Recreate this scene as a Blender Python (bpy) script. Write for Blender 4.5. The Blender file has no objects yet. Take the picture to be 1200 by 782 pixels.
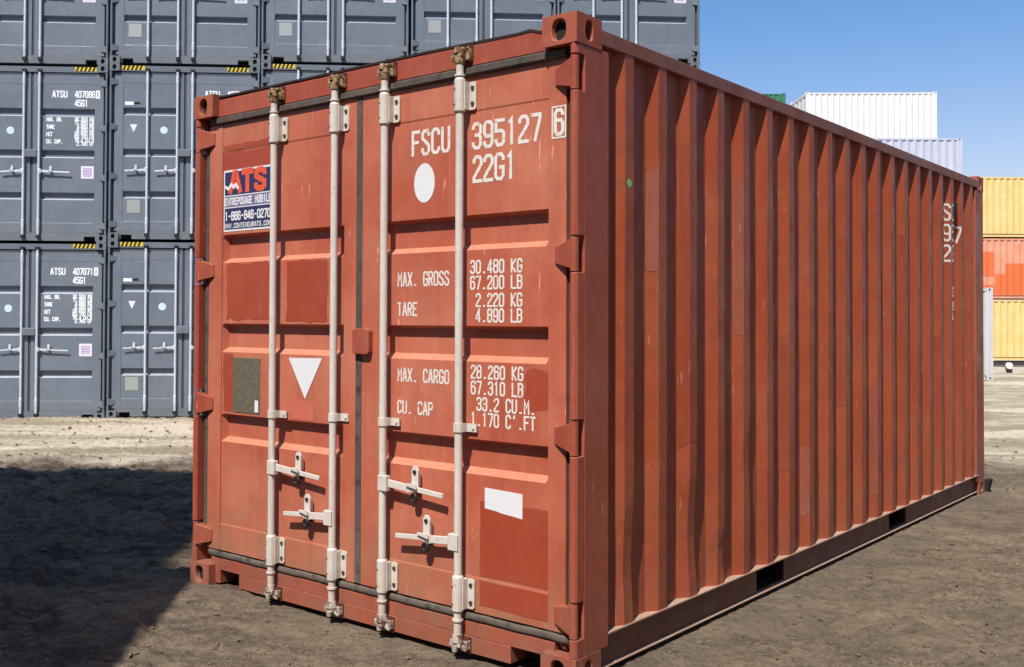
import bpy, bmesh, math, random
import numpy as np
from mathutils import Vector, Matrix
random.seed(7)
C = bpy.context.scene
COL = C.collection

# ------------------------------------------------------------------ camera
CAMP = Vector((4.60798, -3.30305, 1.40723))
YAW, PIT, ROL = -0.716768, 0.0185942, 0.00449340
fw = Vector((math.cos(PIT)*math.sin(YAW), math.cos(PIT)*math.cos(YAW), math.sin(PIT)))
rt = fw.cross(Vector((0, 0, 1))).normalized(); up = rt.cross(fw)
r2 = rt*math.cos(ROL) + up*math.sin(ROL); u2 = -rt*math.sin(ROL) + up*math.cos(ROL)
cd = bpy.data.cameras.new('camera'); cam = bpy.data.objects.new('camera', cd); COL.objects.link(cam)
cam.matrix_world = Matrix(((r2.x, u2.x, -fw.x, CAMP.x), (r2.y, u2.y, -fw.y, CAMP.y), (r2.z, u2.z, -fw.z, CAMP.z), (0, 0, 0, 1)))
cd.sensor_width = 36; cd.lens = 36.21; cd.shift_x = 0.07425; cd.shift_y = -0.03267
cd.clip_start = 0.05; cd.clip_end = 3000
C.camera = cam

# ------------------------------------------------------------------ world, sun, exposure
LDIR = Vector((-0.175, 0.70, -1.0)).normalized()          # direction the sunlight travels
EL = math.asin(-LDIR.z); AZ = math.atan2(-LDIR.x, -LDIR.y)
w = bpy.data.worlds.new('World'); C.world = w; w.use_nodes = True
nt = w.node_tree; bgn = nt.nodes['Background']
sky = nt.nodes.new('ShaderNodeTexSky'); sky.sky_type = 'NISHITA'; sky.sun_disc = False
sky.sun_elevation = EL; sky.sun_rotation = AZ
sky.air_density = 1.0; sky.dust_density = 1.0; sky.ozone_density = 1.6; sky.altitude = 50
tint = nt.nodes.new('ShaderNodeMix'); tint.data_type = 'RGBA'; tint.blend_type = 'MULTIPLY'; tint.inputs[0].default_value = 1
gc = nt.nodes.new('ShaderNodeTexCoord'); gs = nt.nodes.new('ShaderNodeSeparateXYZ'); nt.links.new(gc.outputs['Generated'], gs.inputs[0])
gm = nt.nodes.new('ShaderNodeMapRange'); gm.inputs[1].default_value = .08; gm.inputs[2].default_value = .27; nt.links.new(gs.outputs[2], gm.inputs[0])
gt = nt.nodes.new('ShaderNodeMix'); gt.data_type = 'RGBA'; nt.links.new(gm.outputs[0], gt.inputs[0])
gt.inputs[6].default_value = (1.42, 1.17, 1.17, 1); gt.inputs[7].default_value = (.77, 1.06, 1.35, 1); nt.links.new(gt.outputs[2], tint.inputs[7])
nt.links.new(sky.outputs[0], tint.inputs[6]); nt.links.new(tint.outputs[2], bgn.inputs[0]); bgn.inputs[1].default_value = 0.09
sd = bpy.data.lights.new('sun', 'SUN'); sd.energy = 5.0; sd.angle = math.radians(0.5); sd.color = (1.0, 0.95, 0.87)
so = bpy.data.objects.new('sun', sd); COL.objects.link(so)
so.rotation_euler = LDIR.to_track_quat('-Z', 'Y').to_euler(); so.location = (3, -6, 9)
C.view_settings.view_transform = 'Standard'; C.view_settings.look = 'None'
C.view_settings.exposure = 0.36; C.view_settings.gamma = 1.0

# ------------------------------------------------------------------ frames
FV = Vector((-0.65695, 0.75393, 0)); RV = Vector((0.75393, 0.65695, 0))   # away from the camera, to its right
def fr(F, R, z=0): return Vector((FV.x*F+RV.x*R, FV.y*F+RV.y*R, z))

# ------------------------------------------------------------------ materials
class NT:
    def __init__(s, name):
        s.m = bpy.data.materials.new(name); s.m.use_nodes = True; s.t = s.m.node_tree
        s.b = s.t.nodes['Principled BSDF']; s.co = s.t.nodes.new('ShaderNodeTexCoord').outputs['Object']
    def n(s, typ, **k):
        q = s.t.nodes.new(typ)
        for a, v in k.items(): setattr(q, a, v)
        return q
    def l(s, a, b): s.t.links.new(a, b)
    def noise(s, scale, detail=4, rough=.55, vec=None, dist=0):
        q = s.n('ShaderNodeTexNoise'); q.inputs['Scale'].default_value = scale; q.inputs['Detail'].default_value = detail
        q.inputs['Roughness'].default_value = rough; q.inputs['Distortion'].default_value = dist
        s.l(vec or s.co, q.inputs['Vector']); return q.outputs['Fac']
    def mapv(s, sc, loc=(0, 0, 0)):
        q = s.n('ShaderNodeMapping'); q.inputs['Scale'].default_value = sc; q.inputs['Location'].default_value = loc
        s.l(s.co, q.inputs['Vector']); return q.outputs[0]
    def ramp(s, v, a, b, va=0., vb=1.):
        q = s.n('ShaderNodeMapRange', clamp=True); q.inputs[1].default_value = a; q.inputs[2].default_value = b
        q.inputs[3].default_value = va; q.inputs[4].default_value = vb; s.l(v, q.inputs[0]); return q.outputs[0]
    def math(s, op, a, b):
        q = s.n('ShaderNodeMath', operation=op)
        for i, x in enumerate((a, b)):
            if hasattr(x, 'links'): s.l(x, q.inputs[i])
            else: q.inputs[i].default_value = x
        return q.outputs[0]
    def mix(s, f, a, b, mode='MIX'):
        q = s.n('ShaderNodeMix', data_type='RGBA', blend_type=mode)
        for i, x in ((0, f), (6, a), (7, b)):
            if hasattr(x, 'links'): s.l(x, q.inputs[i])
            elif i == 0: q.inputs[0].default_value = x
            else: q.inputs[i].default_value = (*x, 1)
        return q.outputs[2]
    def sep(s, ax):
        q = s.n('ShaderNodeSeparateXYZ'); s.l(s.co, q.inputs[0]); return q.outputs[ax]
    def bump(s, h, st, dist=.01):
        q = s.n('ShaderNodeBump'); q.inputs['Strength'].default_value = st; q.inputs['Distance'].default_value = dist
        s.l(h, q.inputs['Height']); s.l(q.outputs[0], s.b.inputs['Normal'])
    def out(s, col, rough, metal=0, spec=None):
        if hasattr(col, 'links'): s.l(col, s.b.inputs['Base Color'])
        else: s.b.inputs['Base Color'].default_value = (*col, 1)
        if hasattr(rough, 'links'): s.l(rough, s.b.inputs['Roughness'])
        else: s.b.inputs['Roughness'].default_value = rough
        s.b.inputs['Metallic'].default_value = metal
        if spec is not None: s.b.inputs['Specular IOR Level'].default_value = spec
        return s.m

def paint(name, col, fade, rust=.5, dirt=.5, rough=.5, dents=.25, streak=1., mud=(.17, .125, .085), dirtz=.45, ledge=None, edge=0):
    q = NT(name)
    oi = q.n('ShaderNodeObjectInfo'); sc_ = q.n('ShaderNodeVectorMath', operation='SCALE'); q.l(q.co, sc_.inputs[0]); sc_.inputs['Scale'].default_value = 1
    cb = q.n('ShaderNodeCombineXYZ'); rr = q.math('MULTIPLY', oi.outputs['Random'], 37.0)
    for i_ in range(3): q.l(rr, cb.inputs[i_])
    ad = q.n('ShaderNodeVectorMath', operation='ADD'); q.l(q.co, ad.inputs[0]); q.l(cb.outputs[0], ad.inputs[1])
    oco = q.co; q.co = ad.outputs[0]
    big = q.ramp(q.noise(1.7, 5, .6), .35, .68)
    c = q.mix(big, col, fade)
    st = q.ramp(q.noise(1., 6, .7, q.mapv((16, 16, .7))), .42, .8)          # vertical wash streaks
    c = q.mix(q.math('MULTIPLY', st, .30*streak), c, tuple(x*.55 for x in col))
    st2 = q.ramp(q.noise(1., 5, .7, q.mapv((30, 30, 1.3), (3, 1, 5))), .56, .82)
    c = q.mix(q.math('MULTIPLY', st2, .28*streak), c, tuple(min(1, x*1.25+.04) for x in fade))
    st3 = q.math('MULTIPLY', q.ramp(q.noise(1., 6, .75, q.mapv((24, 24, .9), (7, 2, 1))), .60, .74), q.ramp(q.noise(1.3, 3), .45, .6))
    c = q.mix(q.math('MULTIPLY', st3, .38*min(1.3, streak)*min(1, rust*2)), c, (.13, .045, .022))
    mo = q.ramp(q.noise(9, 6, .7), .5, .75)
    c = q.mix(q.math('MULTIPLY', mo, .30), c, tuple(x*.6 for x in col))
    if rust > 0:
        r = q.math('MULTIPLY', q.ramp(q.noise(38, 6, .8), .635, .70), q.ramp(q.noise(2.6, 3), .48, .62))
        c = q.mix(q.math('MULTIPLY', r, rust), c, (.055, .028, .016))
        sc = q.math('MULTIPLY', q.ramp(q.noise(1, 4, .6, q.mapv((60, 60, 7))), .66, .69), q.ramp(q.noise(3.3, 2), .48, .58))
        c = q.mix(q.math('MULTIPLY', sc, rust*.9), c, tuple(min(1, x*1.3+.16) for x in fade))
    if dirt > 0:
        q.co, nco = oco, q.co; z = q.sep(2); q.co = nco
        lowd = q.math('MULTIPLY', q.ramp(z, .0, dirtz, 1, 0), q.ramp(q.noise(5, 6, .7), .32, .7))
        c = q.mix(q.math('MULTIPLY', lowd, dirt), c, mud)
        dust = q.ramp(q.noise(4.1, 6, .72), .5, .8)
        c = q.mix(q.math('MULTIPLY', dust, .22*dirt), c, (.34, .24, .16))
    if ledge:                                              # upward faces painted paler, as sunlit lips
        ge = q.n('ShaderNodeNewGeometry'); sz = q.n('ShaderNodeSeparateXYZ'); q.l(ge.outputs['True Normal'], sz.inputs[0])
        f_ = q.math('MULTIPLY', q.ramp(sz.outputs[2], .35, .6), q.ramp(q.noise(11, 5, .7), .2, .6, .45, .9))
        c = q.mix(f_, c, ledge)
    if edge:                                               # chipped edges
        bv = q.n('ShaderNodeBevel', samples=4); bv.inputs[0].default_value = .007
        ge2 = q.n('ShaderNodeNewGeometry'); dp = q.n('ShaderNodeVectorMath', operation='DOT_PRODUCT')
        q.l(bv.outputs[0], dp.inputs[0]); q.l(ge2.outputs['Normal'], dp.inputs[1])
        ed = q.ramp(dp.outputs['Value'], .90, .995, 1, 0)
        c = q.mix(q.math('MULTIPLY', q.math('MULTIPLY', ed, q.ramp(q.noise(26, 6, .75), .42, .60)), edge), c, tuple(min(1, x*1.25+.05) for x in fade))
        c = q.mix(q.math('MULTIPLY', q.math('MULTIPLY', ed, q.ramp(q.noise(17, 6, .8), .54, .62)), edge), c, (.07, .035, .02))
    q.bump(q.noise(3.2, 3, .5), dents, .02)
    return q.out(c, q.ramp(q.noise(7, 4), .3, .7, rough-.08, rough+.14), 0, .35)

def simple(name, col, rough=.6, metal=0, var=.25, sc=12, bump=0):
    q = NT(name)
    c = q.mix(q.ramp(q.noise(sc, 5, .65), .3, .75), col, tuple(x*(1-var) for x in col))
    if bump: q.bump(q.noise(sc*2, 4), bump, .005)
    return q.out(c, rough, metal, .35)

M = {}
RED = (.29, .055, .028); REDF = (.43, .118, .066)
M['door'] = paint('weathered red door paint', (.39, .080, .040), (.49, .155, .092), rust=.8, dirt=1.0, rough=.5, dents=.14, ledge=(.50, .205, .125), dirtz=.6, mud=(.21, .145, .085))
M['side'] = paint('red side paint', (.31, .056, .020), (.35, .082, .034), rust=.7, dirt=.35, rough=.5, dents=.55, dirtz=.9, streak=.9)
M['frame'] = paint('red frame paint', (.30, .055, .028), (.36, .085, .046), rust=1., dirt=.7, rough=.5, dents=.2, edge=.8)
M['casting'] = paint('worn red casting paint', (.30, .060, .030), (.35, .09, .05), rust=1., dirt=.9, rough=.6, dents=.6, edge=.9)
M['rail'] = paint('scuffed rail paint', (.19, .052, .034), (.26, .105, .066), rust=1., dirt=.7, rough=.55, dents=.3, edge=.9)
M['lowrail'] = paint('dusty lower rail paint', (.15, .036, .026), (.17, .048, .034), rust=.9, dirt=.6, rough=.6, dents=.3)
M['patch'] = paint('fresh red touch up paint', (.31, .046, .020), (.33, .055, .024), rust=.15, dirt=.25, rough=.45, dents=.14, streak=.5)
M['patch2'] = paint('bright red rib repaint', (.29, .054, .022), (.32, .070, .032), rust=.5, dirt=.35, rough=.5, dents=.3, streak=1.4)
M['fade2'] = paint('faded rib paint', (.29, .075, .040), (.33, .10, .06), rust=.5, dirt=.5, rough=.6, dents=.3, streak=1.6)
M['palepatch'] = paint('pinkish paint patch', (.50, .12, .075), (.53, .15, .095), rust=.1, dirt=.2, rough=.5, dents=.14)
M['dust'] = paint('dusty ledge paint', (.40, .23, .16), (.46, .31, .23), rust=.5, dirt=.5, rough=.8)
M['dark'] = simple('dark recess', (.02, .014, .012), .9)
M['roof'] = paint('roof paint', (.20, .06, .04), (.25, .09, .06), rust=.9, dirt=0, rough=.6)
M['lip'] = simple('black brown edge and pocket shade', (.030, .014, .010), .7, 0, .4, 30)
def gasketm():
    q = NT('weathered rubber gasket')
    c = q.mix(q.ramp(q.noise(3, 5, .7), .3, .7), (.060, .050, .046), (.115, .085, .068))
    c = q.mix(q.math('MULTIPLY', q.ramp(q.sep(2), .1, .5, 1, 0), .75), c, (.135, .108, .085))
    c = q.mix(q.ramp(q.noise(18, 5, .7), .5, .7), c, (.03, .027, .026))
    q.bump(q.noise(30, 4), .4, .004)
    return q.out(c, .75, 0, .3)
M['gasket'] = gasketm()
def rodm():
    q = NT('off white rod paint')
    c = q.mix(q.ramp(q.noise(6, 5, .7), .35, .75), (.62, .565, .51), (.52, .46, .40))
    z = q.sep(2)
    low = q.math('MAXIMUM', q.ramp(z, .05, .30, .8, 0), q.ramp(z, 2.44, 2.52, 0, 1))
    f = q.math('MULTIPLY', low, q.ramp(q.noise(22, 6, .75), .35, .62))
    c = q.mix(q.math('MULTIPLY', f, .8), c, (.34, .21, .10))
    r = q.ramp(q.noise(48, 5, .8), .61, .67)
    c = q.mix(q.math('MULTIPLY', r, .8), c, (.16, .08, .04))
    c = q.mix(q.math('MULTIPLY', q.ramp(q.noise(1, 5, .75, q.mapv((45, 45, 2))), .55, .68), .45), c, (.36, .25, .16))
    q.bump(q.noise(40, 4), .3, .003)
    return q.out(c, .45, 0, .4)
M['rod'] = rodm()
def camm():
    q = NT('rusty cam head')
    c = q.mix(q.ramp(q.noise(35, 5, .75), .42, .6), q.mix(q.ramp(q.sep(2), 1, 2), (.50, .43, .36), (.42, .29, .15)), (.10, .045, .022))
    q.bump(q.noise(60, 4), .6, .004)
    return q.out(c, .7, .1, .3)
M['cam'] = camm()
M['keeper'] = simple('rusty red keeper darkened as shade', (.10, .03, .018), .7, .1, .5, 50)  # kept dark to paint in the shadowed cavity at the cam
M['bolt'] = simple('dull brown bolt', (.10, .06, .04), .6, .3, .4, 60)
M['darkmetal'] = simple('dark greasy steel', (.05, .04, .035), .5, .6, .4, 50)
def letm(name, col, wear, thr):
    q = NT(name)
    a = q.ramp(q.noise(55, 5, .8), thr, thr+.05)
    c = q.mix(a, col, wear)
    return q.out(c, .55, 0, .3)
M['letter'] = letm('white stencil paint', (.66, .61, .56), (.45, .17, .11), .575)
M['white'] = letm('white vinyl', (.66, .65, .66), (.52, .49, .48), .6)
M['navy'] = simple('navy print', (.020, .025, .085), .35, 0, .25, 8)
M['orange'] = simple('orange red print', (.70, .085, .030), .35, 0, .2, 10)
M['pstrip'] = simple('grey violet print strip', (.15, .14, .24), .4, 0, .2, 10)
M['dullplate'] = NT('weathered plate'); 
def platem():
    q = M['dullplate']
    c = q.mix(q.ramp(q.noise(70, 6, .8), .4, .6), (.20, .17, .115), (.12, .10, .07))
    c = q.mix(q.ramp(q.noise(1, 5, .8, q.mapv((140, 140, 30))), .6, .68), c, (.33, .29, .20))
    return q.out(c, .5, .35, .4)
M['dullplate'] = platem()
M['green'] = simple('pale green sticker', (.25, .62, .20), .5)

GREY = (.128, .153, .190)
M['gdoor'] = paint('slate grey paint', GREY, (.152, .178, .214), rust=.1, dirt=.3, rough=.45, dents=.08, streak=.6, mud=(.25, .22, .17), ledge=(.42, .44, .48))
M['gframe'] = paint('slate grey frame paint', (.115, .137, .165), (.135, .158, .188), rust=.1, dirt=.25, rough=.5, dents=.1, streak=.4, mud=(.25, .22, .17))
M['grod'] = simple('galvanised rod', (.62, .66, .72), .35, .15, .25, 20)
M['ggasket'] = simple('dark seal', (.055, .060, .075), .7)
M['gletter'] = letm('white lettering', (.80, .82, .84), (.5, .53, .57), .66)
M['yellow'] = simple('hazard yellow', (.68, .50, .03), .5, 0, .2, 20)
M['black'] = simple('hazard black', (.012, .012, .014), .6)
M['lilac'] = simple('pale violet print', (.44, .33, .56), .5)
M['skyblue'] = simple('pale blue decal', (.60, .72, .86), .5)
M['silver'] = simple('silver data plate', (.42, .44, .42), .45, .3, .35, 60)

# ------------------------------------------------------------------ mesh helpers
def obj(name, bm, mats, parent=None, bevel=0, smooth=False):
    me = bpy.data.meshes.new(name); bmesh.ops.recalc_face_normals(bm, faces=bm.faces[:])
    bm.to_mesh(me); bm.free()
    if not isinstance(mats, (list, tuple)): mats = [mats]
    for m in mats: me.materials.append(m)
    if smooth:
        me.polygons.foreach_set('use_smooth', [True]*len(me.polygons))
    o = bpy.data.objects.new(name, me); COL.objects.link(o)
    if parent: o.parent = parent
    if bevel:
        b = o.modifiers.new('bevel', 'BEVEL'); b.width = bevel; b.segments = 2; b.limit_method = 'ANGLE'; b.angle_limit = math.radians(50)
    return o
def BM(): return bmesh.new()
def thing(name, label, cat, loc=(0, 0, 0), rz=0, group=None):
    o = bpy.data.objects.new(name, None); COL.objects.link(o); o.location = loc; o.rotation_euler = (0, 0, rz)
    o.empty_display_size = .3
    o['label'] = label; o['category'] = cat
    if group: o['group'] = group
    return o
def box(bm, x0, x1, y0, y1, z0, z1, mi=0):
    v = [bm.verts.new((x, y, z)) for x in (x0, x1) for y in (y0, y1) for z in (z0, z1)]
    for f in ((0, 1, 3, 2), (4, 6, 7, 5), (0, 4, 5, 1), (2, 3, 7, 6), (0, 2, 6, 4), (1, 5, 7, 3)):
        bm.faces.new([v[i] for i in f]).material_index = mi
def prism(bm, pts, off, mi=0):
    """closed polygon pts (3D) extruded by the vector off"""
    off = Vector(off); a = [bm.verts.new(p) for p in pts]; b = [bm.verts.new(Vector(p)+off) for p in pts]
    bm.faces.new(a).material_index = mi; bm.faces.new(b[::-1]).material_index = mi
    n = len(pts)
    for i in range(n): bm.faces.new((a[i], b[i], b[(i+1) % n], a[(i+1) % n])).material_index = mi
def cyl(bm, p0, p1, r0, r1=None, n=14, caps=True, mi=0, smooth=True):
    p0, p1 = Vector(p0), Vector(p1); r1 = r0 if r1 is None else r1
    d = (p1-p0).normalized(); a = d.orthogonal().normalized(); b = d.cross(a)
    A = [bm.verts.new(p0+(a*math.cos(t)+b*math.sin(t))*r0) for t in [2*math.pi*i/n for i in range(n)]]
    B = [bm.verts.new(p1+(a*math.cos(t)+b*math.sin(t))*r1) for t in [2*math.pi*i/n for i in range(n)]]
    for i in range(n):
        f = bm.faces.new((A[i], A[(i+1) % n], B[(i+1) % n], B[i])); f.smooth = smooth; f.material_index = mi
    if caps:
        bm.faces.new([bm.verts.new(v.co) for v in A[::-1]]).material_index = mi; bm.faces.new([bm.verts.new(v.co) for v in B]).material_index = mi
def holed(bm, o, u, v, n, cu, cv, ru, rv, depth=.028, N=24, pw=2.6):
    """rectangle face at origin o, edges u,v with a stadium hole, with a tube going inwards along n"""
    o, u, v, n = map(Vector, (o, u, v, n)); lu, lv = u.length, v.length; U, V = u.normalized(), v.normalized()
    outer, inner = [], []
    cx, cy = cu, cv
    for i in range(N):
        t = 2*math.pi*(i+.5)/N; c, s = math.cos(t), math.sin(t)
        e = (abs(c)**pw+abs(s)**pw)**(-1/pw)
        inner.append((cx+ru*c*e, cy+rv*s*e))
        k = 1e9
        if c > 1e-6: k = min(k, (lu-cx)/c)
        if c < -1e-6: k = min(k, -cx/c)
        if s > 1e-6: k = min(k, (lv-cy)/s)
        if s < -1e-6: k = min(k, -cy/s)
        outer.append((cx+c*k, cy+s*k))
    P = lambda a, d=0: bm.verts.new(o+U*a[0]+V*a[1]+n*d)
    O = [P(a) for a in outer]; I = [P(a) for a in inner]; D = [P(a, depth) for a in inner]
    for i in range(N):
        j = (i+1) % N
        # insert rectangle corner where the ring turns
        bm.faces.new((O[i], O[j], I[j], I[i])); f = bm.faces.new((I[i], I[j], D[j], D[i])); f.smooth = True
        a, b = outer[i], outer[j]
        onu = lambda p: abs(p[0]) < 1e-6 or abs(p[0]-lu) < 1e-6
        if (onu(a) != onu(b)):
            corner = ((0 if min(a[0], b[0]) < lu*.5 and (abs(a[0]) < 1e-6 or abs(b[0]) < 1e-6) else lu),
                      (0 if (abs(a[1]) < 1e-6 or abs(b[1]) < 1e-6) else lv))
            bm.faces.new((O[i], P(corner), O[j]))
    bm.faces.new(D).material_index = 1
def casting_bm(x0, x1, y0, y1, z0, z1, sx, sy, sz):
    """corner casting; sx, sy, sz = outward sides (+1/-1) which carry the holes"""
    bm = BM()
    X = x1 if sx > 0 else x0; Y = y1 if sy > 0 else y0; Z = z1 if sz > 0 else z0
    dx, dy, dz = x1-x0, y1-y0, z1-z0
    holed(bm, (X, y0, z0), (0, dy, 0), (0, 0, dz), (-sx, 0, 0), dy*(.5+.06*-sy*0), dz*.5, .026, .040)
    holed(bm, (x0, Y, z0), (dx, 0, 0), (0, 0, dz), (0, -sy, 0), dx*.48, dz*.5, .033, .042)
    holed(bm, (x0, y0, Z), (dx, 0, 0), (0, dy, 0), (0, 0, -sz), dx*.5, dy*.5, .032, .062)
    IX = x0 if sx > 0 else x1; IY = y0 if sy > 0 else y1; IZ = z0 if sz > 0 else z1
    def q(*p): bm.faces.new([bm.verts.new(a) for a in p])
    q((IX, y0, z0), (IX, y1, z0), (IX, y1, z1), (IX, y0, z1))
    q((x0, IY, z0), (x1, IY, z0), (x1, IY, z1), (x0, IY, z1))
    q((x0, y0, IZ), (x1, y0, IZ), (x1, y1, IZ), (x0, y1, IZ))
    bmesh.ops.remove_doubles(bm, verts=bm.verts[:], dist=1e-5)
    bmesh.ops.recalc_face_normals(bm, faces=bm.faces[:])
    return bm

# ------------------------------------------------------------------ stroke lettering
G = {  # polylines on a 4 x 8 grid
 '0': [[(1,0),(3,0),(4,1),(4,7),(3,8),(1,8),(0,7),(0,1),(1,0)]], '1': [[(2,0),(2,8),(1,7)]],
 '2': [[(0,6.4),(0,7),(1,8),(3,8),(4,7),(4,5.4),(0,1.2),(0,0),(4,0)]],
 '3': [[(0,6.6),(0,7),(1,8),(3,8),(4,7),(4,5),(3,4.2),(1.4,4.2)],[(3,4.2),(4,3.4),(4,1),(3,0),(1,0),(0,1),(0,1.6)]],
 '4': [[(3,0),(3,8)],[(3,8),(0,2.6),(0,2),(4,2)]], '5': [[(4,8),(0,8),(0,4.6),(3,4.6),(4,3.8),(4,1),(3,0),(1,0),(0,1),(0,1.6)]],
 '6': [[(4,6.6),(4,7),(3,8),(1,8),(0,7),(0,1),(1,0),(3,0),(4,1),(4,3.6),(3,4.6)],[(3.2,4.6),(.4,4.6)]],
 '7': [[(0,8),(4,8),(4,7),(1.6,0)]], '8': [[(1,0),(3,0),(4,1),(4,3.4),(3,4.3),(4,5.2),(4,7),(3,8),(1,8),(0,7),(0,5.2),(1,4.3),(0,3.4),(0,1),(1,0)],[(1,4.3),(3,4.3)]],
 '9': [[(0,1.4),(0,1),(1,0),(3,0),(4,1),(4,7),(3,8),(1,8),(0,7),(0,4.4),(1,3.4)],[(.8,3.4),(3.6,3.4)]],
 'A': [[(0,0),(1.6,8),(2.4,8),(4,0)],[(.8,2.4),(3.2,2.4)]], 'B': [[(0,0),(0,8),(3,8),(4,7),(4,5.2),(3,4.3),(4,3.4),(4,1),(3,0),(0,0)],[(0,4.3),(3,4.3)]],
 'C': [[(4,6.4),(4,7),(3,8),(1,8),(0,7),(0,1),(1,0),(3,0),(4,1),(4,1.6)]], 'D': [[(0,0),(0,8),(3,8),(4,7),(4,1),(3,0),(0,0)]],
 'E': [[(4,8),(0,8),(0,0),(4,0)],[(0,4.2),(3,4.2)]], 'F': [[(4,8),(0,8),(0,0)],[(0,4.3),(3.2,4.3)]],
 'G': [[(4,6.4),(4,7),(3,8),(1,8),(0,7),(0,1),(1,0),(3,0),(4,1),(4,3.8),(2.4,3.8)]],
 'I': [[(2,0),(2,8)]], 'J': [[(4,8),(4,1),(3,0),(1,0),(0,1),(0,1.8)]], 'K': [[(0,0),(0,8)],[(4,8),(.3,3.8),(4,0)]],
 'L': [[(0,8),(0,0),(4,0)]], 'M': [[(0,0),(0,8),(2,3.6),(4,8),(4,0)]], 'N': [[(0,0),(0,8),(4,0),(4,8)]],
 'O': [[(1,0),(3,0),(4,1),(4,7),(3,8),(1,8),(0,7),(0,1),(1,0)]], 'P': [[(0,0),(0,8),(3,8),(4,7),(4,4.8),(3,3.8)],[(3.2,3.8),(.4,3.8)]],
 'R': [[(0,0),(0,8),(3,8),(4,7),(4,5),(3,4)],[(3.2,4),(.4,4)],[(1.8,4),(4,0)]],
 'S': [[(4,6.6),(4,7),(3,8),(1,8),(0,7),(0,5.4),(4,2.8),(4,1),(3,0),(1,0),(0,1),(0,1.6)]],
 'T': [[(0,8),(4,8)],[(2,8),(2,0)]], 'U': [[(0,8),(0,1),(1,0),(3,0),(4,1),(4,8)]], 'W': [[(0,8),(1,0),(2,5),(3,0),(4,8)]],
 'X': [[(0,0),(4,8)],[(0,8),(4,0)]], '.': [[(1.6,.2),(2.6,.2)]], '-': [[(.8,4),(3.2,4)]], "'": [[(2,8),(1.6,6.4)]], ' ': []}
def ribbon(bm, pts, th, mapf, lift=0., mi=0, sub=None):
    pts = [Vector((p[0], p[1])) for p in pts]
    if sub:
        q = [pts[0]]
        for a, b in zip(pts, pts[1:]):
            k = max(1, int((b-a).length/sub))
            q += [a+(b-a)*((i+1)/k) for i in range(k)]
        pts = q
    closed = (pts[0]-pts[-1]).length < 1e-6
    n = len(pts); L, Rr = [], []
    for i in range(n):
        if closed: p0, p1 = pts[(i-1) % (n-1)], pts[(i+1) % (n-1)] if i < n-1 else pts[1]
        else: p0, p1 = pts[max(0, i-1)], pts[min(n-1, i+1)]
        d0 = (pts[i]-p0); d1 = (p1-pts[i])
        if d0.length < 1e-9: d0 = d1
        if d1.length < 1e-9: d1 = d0
        d0 = d0.normalized(); d1 = d1.normalized(); t = (d0+d1)
        t = t.normalized() if t.length > 1e-6 else d0
        nn = Vector((-t.y, t.x)); k = max(.45, nn.dot(Vector((-d1.y, d1.x))))
        e = Vector((0, 0))
        if not closed and i == 0: e = -d1*th*.4
        if not closed and i == n-1: e = d0*th*.4
        o = nn*(th*.5/k); L.append(pts[i]+e+o); Rr.append(pts[i]+e-o)
    A = [bm.verts.new(mapf(p.x, p.y, lift)) for p in L]; B = [bm.verts.new(mapf(p.x, p.y, lift)) for p in Rr]
    for i in range(n-1): bm.faces.new((A[i], A[i+1], B[i+1], B[i])).material_index = mi
def text(bm, s, x, zb, h, pitch, cw, th, mapf, mi=0, sub=None, slant=0.):
    for ch in s:
        for k, pl in enumerate(G[ch]):
            ribbon(bm, [(x+p[0]/4*cw+slant*p[1]/8*h, zb+p[1]/8*h) for p in pl], th, mapf, k*.0004, mi, sub)
        x += pitch
def doormap(y): return lambda a, b, l=0: (a, y-l, b)
def poly(bm, pts, mapf, lift=0, mi=0):
    bm.faces.new([bm.verts.new(mapf(a, b, lift)) for a, b in pts]).material_index = mi
def plate(bm, pts, y, t=.0012, mi=0):        # thin plate on a door, real thickness
    prism(bm, [(a, y, b) for a, b in pts], (0, -t, 0), mi)
def rect(x0, x1, z0, z1): return [(x0, z0), (x1, z0), (x1, z1), (x0, z1)]
def ragged(x0, x1, z0, z1, amp=.006, step=.03, seed=1):
    r = random.Random(seed); out = []
    c = [(x0, z0), (x1, z0), (x1, z1), (x0, z1)]
    for i in range(4):
        a, b = Vector(c[i]), Vector(c[(i+1) % 4]); k = max(2, int((b-a).length/step)); off = 0
        nn = Vector((-(b-a).y, (b-a).x)).normalized()
        for j in range(k):
            off = off*.6+r.uniform(-amp, amp)
            p = a+(b-a)*(j/k)+nn*off*(j > 0); out.append((p.x, p.y))
    return out

# ------------------------------------------------------------------ container pieces
W = 2.438
def door_panel_bm(x0, x1, z0, z1, ux0, ux1, bands, yo, yi, creases, ye):
    """door leaf: frame at yo, pressed panel between ux0..ux1 with recessed bands, back at ye"""
    bm = BM()
    yf = yo-.003
    box(bm, x0, ux0, yf, ye, z0, z1); box(bm, ux1, x1, yf, ye, z0, z1)
    box(bm, ux0, ux1, yo, ye, z0, z0+.03); box(bm, ux0, ux1, yo, ye, z1-.03, z1)
    zs = [(z0+.03, yo)]
    cl, ch = creases
    zs += [(cl-.004, yo), (cl+.004, yo+.003)]
    for (zt, zb) in sorted(bands, key=lambda b: b[1]):
        zs += [(zb-.002, yo+.003), (zb+.023, yi), (zt-.013, yi), (zt, yo+.003)]
    zs += [(ch-.004, yo+.003), (ch+.004, yo), (z1-.03, yo)]
    e = .016                                            # sloped band ends
    rows = []
    for z, y in zs:
        d = e if y > yo+.01 else 0
        rows.append([bm.verts.new(p) for p in ((ux0, yo+.003 if d else y, z), (ux0+e, y, z), (ux1-e, y, z), (ux1, yo+.003 if d else y, z))])
    for a, b in zip(rows, rows[1:]):
        for i in range(3): bm.faces.new((a[i], a[i+1], b[i+1], b[i]))
    return bm
def panel_y(z, bands, yo, yi):
    for zt, zb in bands:
        if zb+.03 < z < zt-.024: return yi
    return yo
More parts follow.
